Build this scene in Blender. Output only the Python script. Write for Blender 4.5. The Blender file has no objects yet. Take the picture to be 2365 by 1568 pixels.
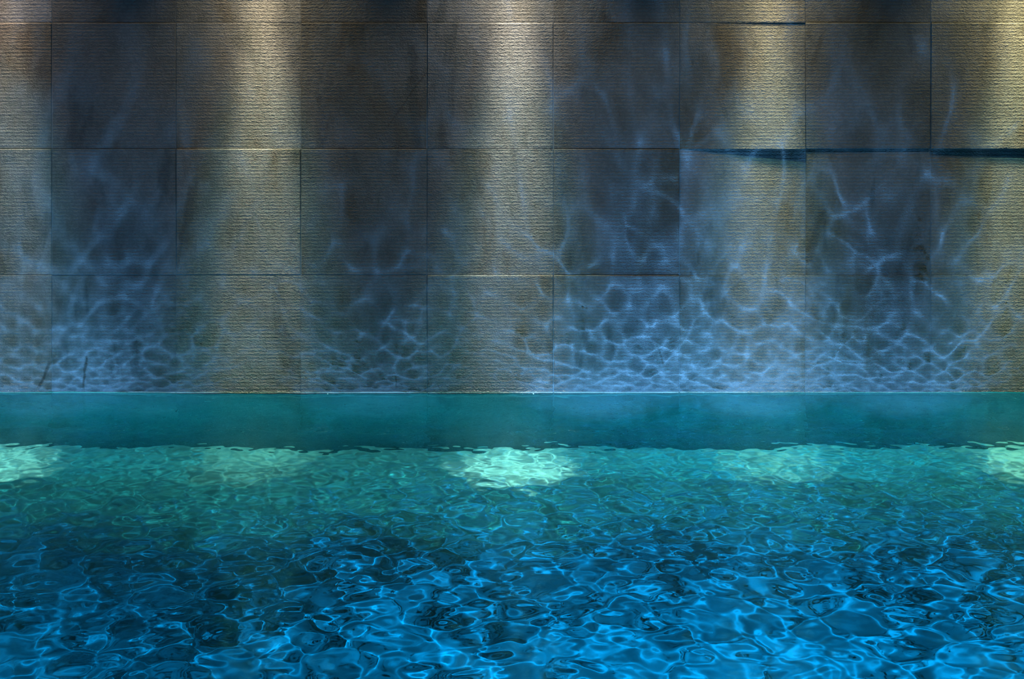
import bpy, bmesh, math, random
import numpy as np
from mathutils import Vector

scene = bpy.context.scene
COL = scene.collection

# ------------------------------------------------------------ scale of the photograph
FOCAL = 3285.0                 # focal length in pixels (50 mm lens on a 2365 px wide frame)
PX_M = 482.7                   # pixels per metre on the tiled wall
HORIZON, WATERLINE = 140.0, 909.0
CAM_H = (WATERLINE - HORIZON) / PX_M
CAM_D = FOCAL / PX_M
def wx(px): return (px - 1182.5) / PX_M
def wz(py): return (WATERLINE - py) / PX_M

# ------------------------------------------------------------ camera
cam = bpy.data.cameras.new('camera')
cam.lens, cam.sensor_width = 50.0, 36.0
cam.shift_y = -(784.0 - HORIZON) / 2365.0
cam_o = bpy.data.objects.new('camera', cam)
COL.objects.link(cam_o)
cam_o.location = (0, -CAM_D, CAM_H)
cam_o.rotation_euler = (math.pi / 2, 0, 0)
scene.camera = cam_o

# ------------------------------------------------------------ world and exposure
world = bpy.data.worlds.new('world')
scene.world = world
world.use_nodes = True
world.node_tree.nodes['Background'].inputs[0].default_value = (0.010, 0.014, 0.020, 1)
scene.view_settings.view_transform = 'Standard'
scene.view_settings.look = 'None'
scene.view_settings.exposure = 0.0
scene.view_settings.gamma = 1.0
scene.view_settings.use_curve_mapping = False
scene.cycles.max_bounces = 6
scene.cycles.transmission_bounces = 6
scene.cycles.caustics_refractive = True
scene.cycles.caustics_reflective = False
scene.cycles.sample_clamp_indirect = 4.0

# ------------------------------------------------------------ lamps
def spot(name, loc, target, energy, color, angle, radius=0.01, blend=1.0, caustic=True):
    l = bpy.data.lights.new(name, 'SPOT')
    l.energy, l.color = energy, color
    l.spot_size, l.spot_blend, l.shadow_soft_size = math.radians(angle), blend, radius
    l.cycles.is_caustics_light = caustic
    o = bpy.data.objects.new(name, l)
    COL.objects.link(o)
    o.location = loc
    o.rotation_euler = (Vector(target) - Vector(loc)).to_track_quat('-Z', 'Y').to_euler()
    return o

# ceiling spotlights grazing the stone wall (every second tile)
WASH = [(-560, 1.0, (1.0, .80, .58)), (18, .55, (1.0, .80, .64)), (603, 1.0, (1.0, .82, .54)), (1188, 1.15, (1.0, .88, .70)),
        (1775, .85, (1.0, .84, .48)), (2352, 1.1, (1.0, .86, .44)), (2930, 1.0, (1.0, .84, .55))]
for px, e, c in WASH:
    x = wx(px)
    spot('wall_floor_spot', (x, -0.15, 3.05), (x, 0.0, 0.1), 700 * e, c, 12.5, .05)
    spot('wall_floor_spot', (x, -0.20, 3.05), (x, 0.0, 0.3), 130 * e, c, 26, .05)
    spot('wall_floor_spot', (x, -0.22, 2.62), (x, 0.0, 1.55), 40 * e, c, 84, .03)
    spot('wall_floor_spot', (x, -0.28, 3.00), (x, -0.42, -.5), 300 * (.7 + .3 * e), (.20, 1.0, .92), 30, .006)  # added teal-tinted spot to brighten the floor beside the wall
# three of the spotlights throw a tight beam straight down on the pool floor
for px, e, c in ((1188, 1.6, (1.0, .62, .46)), (2352, 1.4, (1.0, .62, .40)), (40, .9, (1.0, .68, .50)), (603, .2, (1.0, .62, .40)), (1775, .25, (1.0, .62, .40))):
    spot('wall_floor_spot', (wx(px), -0.22, 3.0), (wx(px), -0.27, -0.9), 3000 * e, c, 10, .02)
# added unseen blue spots that cast the light nets on the pool floor
BLUE = (0.0, .42, 1.0)
for x, tx, e, a in ((-2.5, -2.9, 1.0, 62), (.9, .9, 1.3, 84)):
    spot('added_pool_spot', (x, -3.6, 3.1), (tx, -2.9, 0), 1750 * e, BLUE, a, .006)
# added cyan spots, fanned flat to brighten the water strip beside the wall
for x, e in ((-1.9, .45), (.75, .7), (1.55, 1.0)):
    o = spot('added_pool_spot', (x, -1.6, 3.1), (x, -.36, 0), 620 * e, (.0, .74, 1.0), 12, .006)
    o.scale.x = 3.0
# added teal area strip under water, filling in light on the submerged wall
fl = bpy.data.lights.new('added_teal_flood', 'AREA')
fl.shape, fl.size, fl.size_y, fl.energy, fl.color = 'RECTANGLE', 11.0, .12, 36, (.0, .72, .90)
fl_o = bpy.data.objects.new('added_teal_flood', fl)
COL.objects.link(fl_o)
fl.spread = math.radians(75)
fl_o.location = (0, -1.35, -.30)
fl_o.rotation_euler = Vector((0, 1, .06)).to_track_quat('-Z', 'Z').to_euler()
# blue lamps at the foot of the wall, under water, shining up through the surface
for px, yy, e, rad in ((-300, -.72, .6, .02), (90, -.78, .9, .012), (330, -.84, .4, .01), (860, -.85, .45, .004),
                       (1390, -.78, 1.35, .004), (1740, -.78, 1.4, .004), (2090, -.80, 1.05, .004)):
    o = spot('underwater_lamp', (wx(px), yy - .10, -.86), (wx(px), yy + .50, 0), 66 * e, (.23, .46, 1.0), 70, rad)
    o.scale.x = .68        # oval beams

# ------------------------------------------------------------ material helpers
class NT:
    def __init__(s, name):
        s.m = bpy.data.materials.new(name)
        s.m.use_nodes = True
        s.t = s.m.node_tree
        s.b = s.t.nodes['Principled BSDF']
    def n(s, kind, **kw):
        nd = s.t.nodes.new(kind)
        ins = kw.pop('ins', {})
        for k, v in kw.items(): setattr(nd, k, v)
        for k, v in ins.items():
            if isinstance(v, bpy.types.NodeSocket): s.t.links.new(v, nd.inputs[k])
            else: nd.inputs[k].default_value = v
        return nd
    def math(s, op, a, b=0.0, clamp=False):
        return s.n('ShaderNodeMath', operation=op, use_clamp=clamp, ins={0: a, 1: b}).outputs[0]
    def mix(s, f, a, b, mode='MIX'):
        nd = s.n('ShaderNodeMix', data_type='RGBA', blend_type=mode)
        for k, v in ((0, f), (6, a), (7, b)):
            if isinstance(v, bpy.types.NodeSocket): s.t.links.new(v, nd.inputs[k])
            else: nd.inputs[k].default_value = v
        return nd.outputs[2]
    def ramp(s, f, lo, hi, a=0.0, b=1.0):
        return s.n('ShaderNodeMapRange', interpolation_type='SMOOTHSTEP', ins={0: f, 1: lo, 2: hi, 3: a, 4: b}).outputs[0]
    def noise(s, vec, scale, detail=4, rough=.55, dist=0.0):
        return s.n('ShaderNodeTexNoise', ins={'Vector': vec, 'Scale': scale, 'Detail': detail, 'Roughness': rough, 'Distortion': dist}).outputs[0]
    def link(s, a, b): s.t.links.new(a, b)

# ------------------------------------------------------------ combed stone
def stone_material():
    k = NT('combed_stone')
    geo = k.n('ShaderNodeNewGeometry').outputs['Position']
    rnd = k.n('ShaderNodeAttribute', attribute_type='OBJECT', attribute_name='grain').outputs['Fac']
    tone = k.n('ShaderNodeAttribute', attribute_type='OBJECT', attribute_name='tone').outputs['Fac']
    off = k.n('ShaderNodeCombineXYZ', ins={0: k.math('MULTIPLY', rnd, 37.1), 1: k.math('MULTIPLY', rnd, 11.3), 2: 0.0}).outputs[0]
    pos = k.n('ShaderNodeVectorMath', operation='ADD', ins={0: geo, 1: off}).outputs[0]
    sep = k.n('ShaderNodeSeparateXYZ', ins={0: geo}).outputs
    # comb lines: wavy horizontal ridges about 17 mm apart, broken by chipping
    wob = k.noise(k.n('ShaderNodeVectorMath', operation='MULTIPLY', ins={0: pos, 1: (1, 1, 2.2)}).outputs[0], 6, 3, .6)
    wob2 = k.noise(k.n('ShaderNodeVectorMath', operation='MULTIPLY', ins={0: pos, 1: (1, 1, 1.6)}).outputs[0], 75, 3, .7)
    ph = k.math('ADD', k.math('MULTIPLY', sep[2], 2 * math.pi / .0166),
                k.math('ADD', k.math('MULTIPLY', wob, 3.0), k.math('MULTIPLY', wob2, 6.5)))
    ridge = k.math('MULTIPLY', k.math('ADD', k.math('SINE', ph), 1.0), .5)
    amp = k.ramp(k.noise(pos, 40, 4, .7), .38, .58, .15, 1.0)
    ridge = k.math('MULTIPLY', ridge, amp)
    chip = k.noise(k.n('ShaderNodeVectorMath', operation='MULTIPLY', ins={0: pos, 1: (.7, 1, 1.25)}).outputs[0], 185, 2, .55)
    fine = k.noise(pos, 300, 1, .5)
    pit = k.ramp(k.noise(pos, 150, 2, .5), .20, .34, 1.0, 0.0)
    pitzone = k.ramp(k.noise(pos, 5.5, 3, .6), .55, .66)
    pits = k.math('MULTIPLY', pit, pitzone)
    h = k.math('ADD', k.math('MULTIPLY', ridge, .0024), k.math('MULTIPLY', chip, .0068))
    h = k.math('ADD', h, k.math('MULTIPLY', fine, .0010))
    h = k.math('SUBTRACT', h, k.math('MULTIPLY', pits, .002))
    rough = k.n('ShaderNodeAttribute', attribute_type='OBJECT', attribute_name='relief').outputs['Fac']
    h = k.math('MULTIPLY', h, rough)
    bump = k.n('ShaderNodeBump', ins={'Strength': 1.0, 'Distance': 1.0, 'Height': h})
    k.link(bump.outputs[0], k.b.inputs['Normal'])
    # colour: grey stone with brown mineral stains and slow mottling
    m1 = k.ramp(k.noise(pos, 2.4, 5, .6, .3), .33, .68)
    base = k.mix(m1, (.232, .236, .215, 1), (.352, .350, .330, 1))
    stretch = k.n('ShaderNodeVectorMath', operation='MULTIPLY', ins={0: pos, 1: (1.5, 1, .6)}).outputs[0]
    st = k.ramp(k.noise(stretch, 1.7, 5, .6, .4), .50, .72)
    base = k.mix(k.math('MULTIPLY', st, .95), base, (.17, .125, .065, 1))
    streak = k.n('ShaderNodeVectorMath', operation='MULTIPLY', ins={0: pos, 1: (3.0, 1, .9)}).outputs[0]
    dk = k.ramp(k.noise(streak, 2.1, 5, .6, .4), .58, .70)
    base = k.mix(k.math('MULTIPLY', dk, .55), base, (.09, .10, .085, 1))
    base = k.mix(k.math('MULTIPLY', pits, .8), base, (.05, .05, .045, 1))
    g = k.ramp(k.math('ADD', k.math('MULTIPLY', chip, .6), k.math('MULTIPLY', ridge, .4)), .2, .65, .80, 1.12)
    base = k.mix(1.0, base, k.n('ShaderNodeCombineXYZ', ins={0: g, 1: g, 2: g}).outputs[0], 'MULTIPLY')
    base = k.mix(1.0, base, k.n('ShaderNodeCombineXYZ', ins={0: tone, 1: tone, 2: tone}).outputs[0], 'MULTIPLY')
    # old run marks and hairline cracks in the stone
    for (xa, ya, xb, yb, w, a) in ((118, 828, 86, 905, 4, .8), (200, 815, 193, 905, 3, .8), (455, 400, 418, 600, 9, .35), (440, 420, 408, 625, 5, .35),
                                   (1900, 480, 1866, 610, 9, .5), (912, 860, 916, 905, 2, .6), (1010, 880, 1018, 906, 2, .6), (1520, 800, 1535, 850, 3, .5),
                                   (985, 165, 890, 300, 2, .5), (1900, 70, 1875, 160, 7, .4)):
        ax, az, bx, bz = wx(xa), wz(ya), wx(xb), wz(yb)
        L = math.hypot(bx - ax, bz - az); ux, uz = (bx - ax) / L, (bz - az) / L
        jit = k.math('MULTIPLY', k.math('SUBTRACT', k.noise(geo, 14, 3, .6), .5), .03)
        dx, dz = k.math('SUBTRACT', sep[0], ax), k.math('SUBTRACT', sep[2], az)
        t = k.math('ADD', k.math('MULTIPLY', dx, ux), k.math('MULTIPLY', dz, uz))
        d = k.math('ABSOLUTE', k.math('ADD', jit, k.math('SUBTRACT', k.math('MULTIPLY', dx, uz), k.math('MULTIPLY', dz, ux))))
        hw = w / PX_M
        mk = k.math('MULTIPLY', k.ramp(d, hw * .3, hw * 1.4, 1.0, 0.0), k.math('MULTIPLY', k.ramp(t, 0, .03), k.ramp(t, L - .03, L, 1.0, 0.0)))
        base = k.mix(k.math('MULTIPLY', mk, a), base, (.055, .045, .03, 1))
    # wet band just over the water
    wet = k.ramp(k.math('ADD', sep[2], k.math('MULTIPLY', k.noise(pos, 9, 3, .6), .05)), .03, .09, 1.0, 0.0)
    base = k.mix(k.math('MULTIPLY', wet, .35), base, (.10, .11, .11, 1))
    # pale line painted on the stone for the bright meniscus glint
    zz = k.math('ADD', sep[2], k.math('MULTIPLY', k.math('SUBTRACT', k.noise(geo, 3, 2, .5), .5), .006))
    glint = k.math('MULTIPLY', k.ramp(zz, .0070, .0090, 1.0, 0.0), k.ramp(zz, .0015, .0035))
    base = k.mix(glint, base, (.74, .70, .50, 1))
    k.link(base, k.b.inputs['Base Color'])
    k.link(k.math('SUBTRACT', .72, k.math('MULTIPLY', wet, .35)), k.b.inputs['Roughness'])
    k.b.inputs['Specular IOR Level'].default_value = .45
    return k.m

def plain(name, color, rough=.7, var=.12, scale=3.0, bump=0.0, bscale=60):
    k = NT(name)
    pos = k.n('ShaderNodeNewGeometry').outputs['Position']
    f = k.noise(pos, scale, 5, .6)
    lo = tuple(c * (1 - var) for c in color) + (1,)
    hi = tuple(min(1, c * (1 + var)) for c in color) + (1,)
    k.link(k.mix(f, lo, hi), k.b.inputs['Base Color'])
    k.b.inputs['Roughness'].default_value = rough
    if bump:
        bn = k.n('ShaderNodeBump', ins={'Strength': 1.0, 'Distance': bump, 'Height': k.noise(pos, bscale, 4, .6)})
        k.link(bn.outputs[0], k.b.inputs['Normal'])
    return k.m

def water_material():
    k = NT('pool_water')
    out = k.t.nodes['Material Output']
    k.t.nodes.remove(k.b)
    fr = k.n('ShaderNodeFresnel', ins={'IOR': 1.333})
    rf = k.n('ShaderNodeBsdfRefraction', ins={'IOR': 1.333, 'Roughness': 0.0, 'Color': (.56, .92, .96, 1)})
    gl = k.n('ShaderNodeBsdfGlossy', ins={'Roughness': 0.0, 'Color': (.10, .72, .95, 1)})
    mx = k.n('ShaderNodeMixShader', ins={0: fr.outputs[0], 1: rf.outputs[0], 2: gl.outputs[0]})
    k.link(mx.outputs[0], out.inputs[0])
    return k.m

STONE = stone_material()
DARK = plain('mortar', (.27, .27, .25), .9, .15)
PLASTER = plain('dark_plaster', (.05, .05, .052), .85)
BASIN = plain('pool_render', (.14, .32, .31), .6, .14, 2.5, .002, 40)
DECK = plain('deck_stone', (.10, .10, .10), .7)
WATER = water_material()

# ------------------------------------------------------------ mesh helpers
def receiver(o):
    o.cycles.is_caustics_receiver = True
    return o

def slab(name, lo, hi, m, parent=None, bevel=0.0, structure=True):
    bm = bmesh.new()
    bmesh.ops.create_cube(bm, size=1)
    for v in bm.verts:
        v.co = Vector([(lo[i] + hi[i]) / 2 + v.co[i] * (hi[i] - lo[i]) for i in range(3)])
    if bevel:
        bmesh.ops.bevel(bm, geom=bm.edges[:], offset=bevel, segments=1, affect='EDGES')
    me = bpy.data.meshes.new(name)
    bm.to_mesh(me); bm.free()
    me.materials.append(m)
    o = bpy.data.objects.new(name, me)
    COL.objects.link(o)
    if parent: o.parent = parent
    elif structure: o['kind'] = 'structure'
    return receiver(o)

# ------------------------------------------------------------ the room
DEPTH, TOP = .92, 3.3
XL, XR, YR = -6.2, 6.2, -9.5
POOL_END = -6.1
wall_back = slab('wall_back', (XL, .0016, -DEPTH - .1), (XR, .20, TOP), DARK)
slab('floor', (XL, POOL_END, -DEPTH - .2), (XR, .034, -DEPTH), BASIN)
slab('wall_left', (XL - .2, YR, -DEPTH - .2), (XL, .2, TOP), PLASTER)
slab('wall_right', (XR, YR, -DEPTH - .2), (XR + .2, .2, TOP), PLASTER)
slab('wall_rear', (XL, YR - .2, -DEPTH - .2), (XR, YR, TOP), PLASTER)
slab('ceiling', (XL - .2, YR - .2, TOP), (XR + .2, .2, TOP + .2), PLASTER)
slab('floor_deck', (XL, YR, -DEPTH - .2), (XR, POOL_END, .10), DECK)

# ------------------------------------------------------------ wall tiles
T, JOINT = .6, .0018
# vertical joints of the photograph, carried on beyond the frame at the same pitch
XJ = [wx(p) for p in (120, 406.5, 695, 986, 1278.5, 1569.5, 1860, 2149.5)]
while XJ[0] > XL + .2: XJ.insert(0, XJ[0] - T)
while XJ[-1] < XR - .2: XJ.append(XJ[-1] + T)
XJ = [XL] + [x for x in XJ if XL + .1 < x < XR - .1] + [XR]
ZJ = [wz(p) for p in (926, 635, 344, 52.5)]
while ZJ[0] > -DEPTH + .1: ZJ.insert(0, ZJ[0] - T)
while ZJ[-1] < TOP - .1: ZJ.append(ZJ[-1] + T)
ZJ = [max(-DEPTH, ZJ[0])] + ZJ[1:-1] + [TOP]
R = random.Random(11)
i0 = min(range(len(XJ)), key=lambda i: abs(XJ[i] - wx(120)))       # joint at px 120
r0 = min(range(len(ZJ)), key=lambda i: abs(ZJ[i] - wz(926)))       # joint under the waterline
# how far each tile stands proud in mm at its top and bottom edge (left, right); column 0 is px 120..406, row 0 touches the water
PROUD = {}
def pr(col, row, bl, br, tl, tr): PROUD[(col, row)] = (bl, br, tl, tr)
for c in range(-2, 8):
    pr(c, 0, 0, 0, .6, .6); pr(c, 1, 0, 0, 1.4, 1.4); pr(c, 2, 0, 0, 1.2, 1.2); pr(c, 3, 0, 0, 0, 0)
for c in (0, 1): pr(c, 0, 0, 0, -.4, -.4)
pr(2, 0, 0, 0, 0, 0); pr(3, 0, 0, 0, 1.6, 1.6); pr(4, 0, 0, 0, 1.8, 1.8)
pr(-1, 1, 0, 0, 1.8, 1.8); pr(0, 1, 0, 0, .5, .9); pr(1, 1, 0, 0, 2.2, 2.2); pr(2, 1, 0, 0, 1.8, 1.8)
pr(3, 1, 0, 0, .3, .3); pr(4, 1, 0, 0, 1.5, 1.5)
pr(5, 1, 0, 0, 0, -.9); pr(5, 2, .5, 9.0, 0, 0); pr(5, 3, 0, 3.0, 0, 0)
pr(6, 1, 0, 0, -.6, -.6); pr(6, 2, 2.6, 2.2, 2.0, 1.2)
pr(7, 1, 0, 0, -.9, -.9); pr(7, 2, 4.5, 7.0, 1.5, 1.5)
pr(2, 2, 0, 0, 2.0, 2.0); pr(1, 2, 0, 0, .8, -.4); pr(1, 3, 0, 0, 0, 0)
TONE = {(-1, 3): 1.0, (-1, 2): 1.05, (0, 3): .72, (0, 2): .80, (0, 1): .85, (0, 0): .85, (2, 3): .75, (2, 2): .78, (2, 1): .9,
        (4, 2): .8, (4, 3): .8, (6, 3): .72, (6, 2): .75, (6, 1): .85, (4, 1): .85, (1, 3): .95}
RELIEF = {(0, 3): .55, (0, 2): .55, (0, 1): .55, (0, 0): .6, (-1, 3): .8, (-1, 2): .8, (2, 0): .8, (6, 2): .8, (6, 3): .8}
for ri in range(len(ZJ) - 1):
    for ci in range(len(XJ) - 1):
        x0, x1, z0, z1 = XJ[ci] + JOINT / 2, XJ[ci + 1] - JOINT / 2, ZJ[ri] + JOINT / 4, ZJ[ri + 1] - JOINT / 4
        key = (ci - i0, ri - r0)
        bl, br, tl, tr = PROUD.get(key, (0, 0, R.uniform(0, 1), R.uniform(0, 1)))
        bm = bmesh.new()
        bmesh.ops.create_cube(bm, size=1)
        for v in bm.verts:
            px_, pz_ = v.co.x > 0, v.co.z > 0
            p = ((tr if pz_ else br) if px_ else (tl if pz_ else bl)) * (2.4 if 0 < tl < 3 and pz_ else 1)
            yy = .0335 if v.co.y > 0 else -p * .001
            v.co = Vector((x1 if px_ else x0, yy, z1 if pz_ else z0))
        bmesh.ops.bevel(bm, geom=bm.edges[:], offset=.0034 if max(tl, tr) > 1.1 else .0010, segments=1, affect='EDGES')
        me = bpy.data.meshes.new('stone_tile')
        bm.to_mesh(me); bm.free()
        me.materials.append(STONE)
        o = bpy.data.objects.new('stone_tile', me)
        COL.objects.link(o)
        o.parent = wall_back
        o['grain'] = R.random()
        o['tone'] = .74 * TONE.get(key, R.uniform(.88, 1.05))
        o['relief'] = RELIEF.get(key, 1.0)
        receiver(o)

# ------------------------------------------------------------ water surface
def grid_axis(lo, flo, fhi, hi, fine, grow=1.12, cap=.12):
    a = list(np.arange(flo, fhi + 1e-9, fine))
    s, x = fine, fhi
    while x < hi - 1e-6:
        s = min(s * grow, cap); x = min(x + s, hi); a.append(x)
    s, x, b = fine, flo, []
    while x > lo + 1e-6:
        s = min(s * grow, cap); x = max(x - s, lo); b.append(x)
    return np.array(b[::-1] + a)
xs = grid_axis(XL, -2.9, 2.9, XR, .008)
ys = np.concatenate([grid_axis(POOL_END, -4.3, -1.25, -1.25, .0095), np.arange(-1.243, -.032, .007), [-.03]])
ys = np.concatenate([ys, [-.023, -.017, -.012, -.009, -.007, -.0055, -.004, -.003, -.002, -.001, 0.0, .002, .004]])
X, Y = np.meshgrid(xs, ys)
Z = np.zeros_like(X)
rng = np.random.default_rng(5)
def waves(n, l0, l1, slope, th0=0.0, spread=math.pi):
    global Z
    W = np.zeros_like(X)
    for i in range(n):
        lam = math.exp(rng.uniform(math.log(l0), math.log(l1)))
        th = th0 + rng.uniform(-spread, spread)
        k = 2 * math.pi / lam
        W += (1 / k) * np.sin(k * (X * math.cos(th) + Y * math.sin(th)) + rng.uniform(0, 6.283))
    Z += W * slope * math.sqrt(2.0 / n)
waves(24, .55, 1.4, .014)
waves(46, .20, .50, .024)
Z *= .55 + .45 * np.clip(-Y / 2.0, 0, 1)          # long swells are calmer by the wall
near = np.clip((Y + 1.7) / .7, 0, 1)                  # 1 beside the wall, 0 in open water
def blended(n, l0, l1, far_slope, near_slope):
    global Z
    keep, Z = Z, np.zeros_like(X)
    waves(n, l0, l1, 1.0)
    Z = keep + Z * (far_slope * (1 - near) + near_slope * near)
blended(60, .10, .20, .050, .019)
blended(60, .05, .10, .030, .026)
blended(50, .032, .05, .003, .014)
Z += .004 * np.cos((X + .35) * 2 * math.pi / 5.2) * -1 * np.exp(Y / 1.5)
Z *= 1.0
# meniscus climbing the stone
Z += .0050 * np.exp(np.minimum(0, Y) / .0035)
ny, nx = X.shape
idx = np.arange(nx * ny).reshape(ny, nx)
f = np.stack([idx[:-1, :-1], idx[:-1, 1:], idx[1:, 1:], idx[1:, :-1]], -1).reshape(-1, 4).astype(np.int32)
me = bpy.data.meshes.new('pool_water')
me.vertices.add(nx * ny)
me.vertices.foreach_set('co', np.stack([X, Y, Z], -1).astype(np.float32).ravel())
me.loops.add(f.size)
me.loops.foreach_set('vertex_index', f.ravel())
me.polygons.add(len(f))
me.polygons.foreach_set('loop_start', np.arange(0, f.size, 4, dtype=np.int32))
me.polygons.foreach_set('use_smooth', np.ones(len(f), bool))
me.update(calc_edges=True)
me.materials.append(WATER)
water = bpy.data.objects.new('pool_water', me)
COL.objects.link(water)
water.cycles.is_caustics_caster = True
water['kind'] = 'stuff'
water['label'] = 'rippling blue-green pool water below the grey stone wall'
water['category'] = 'water'
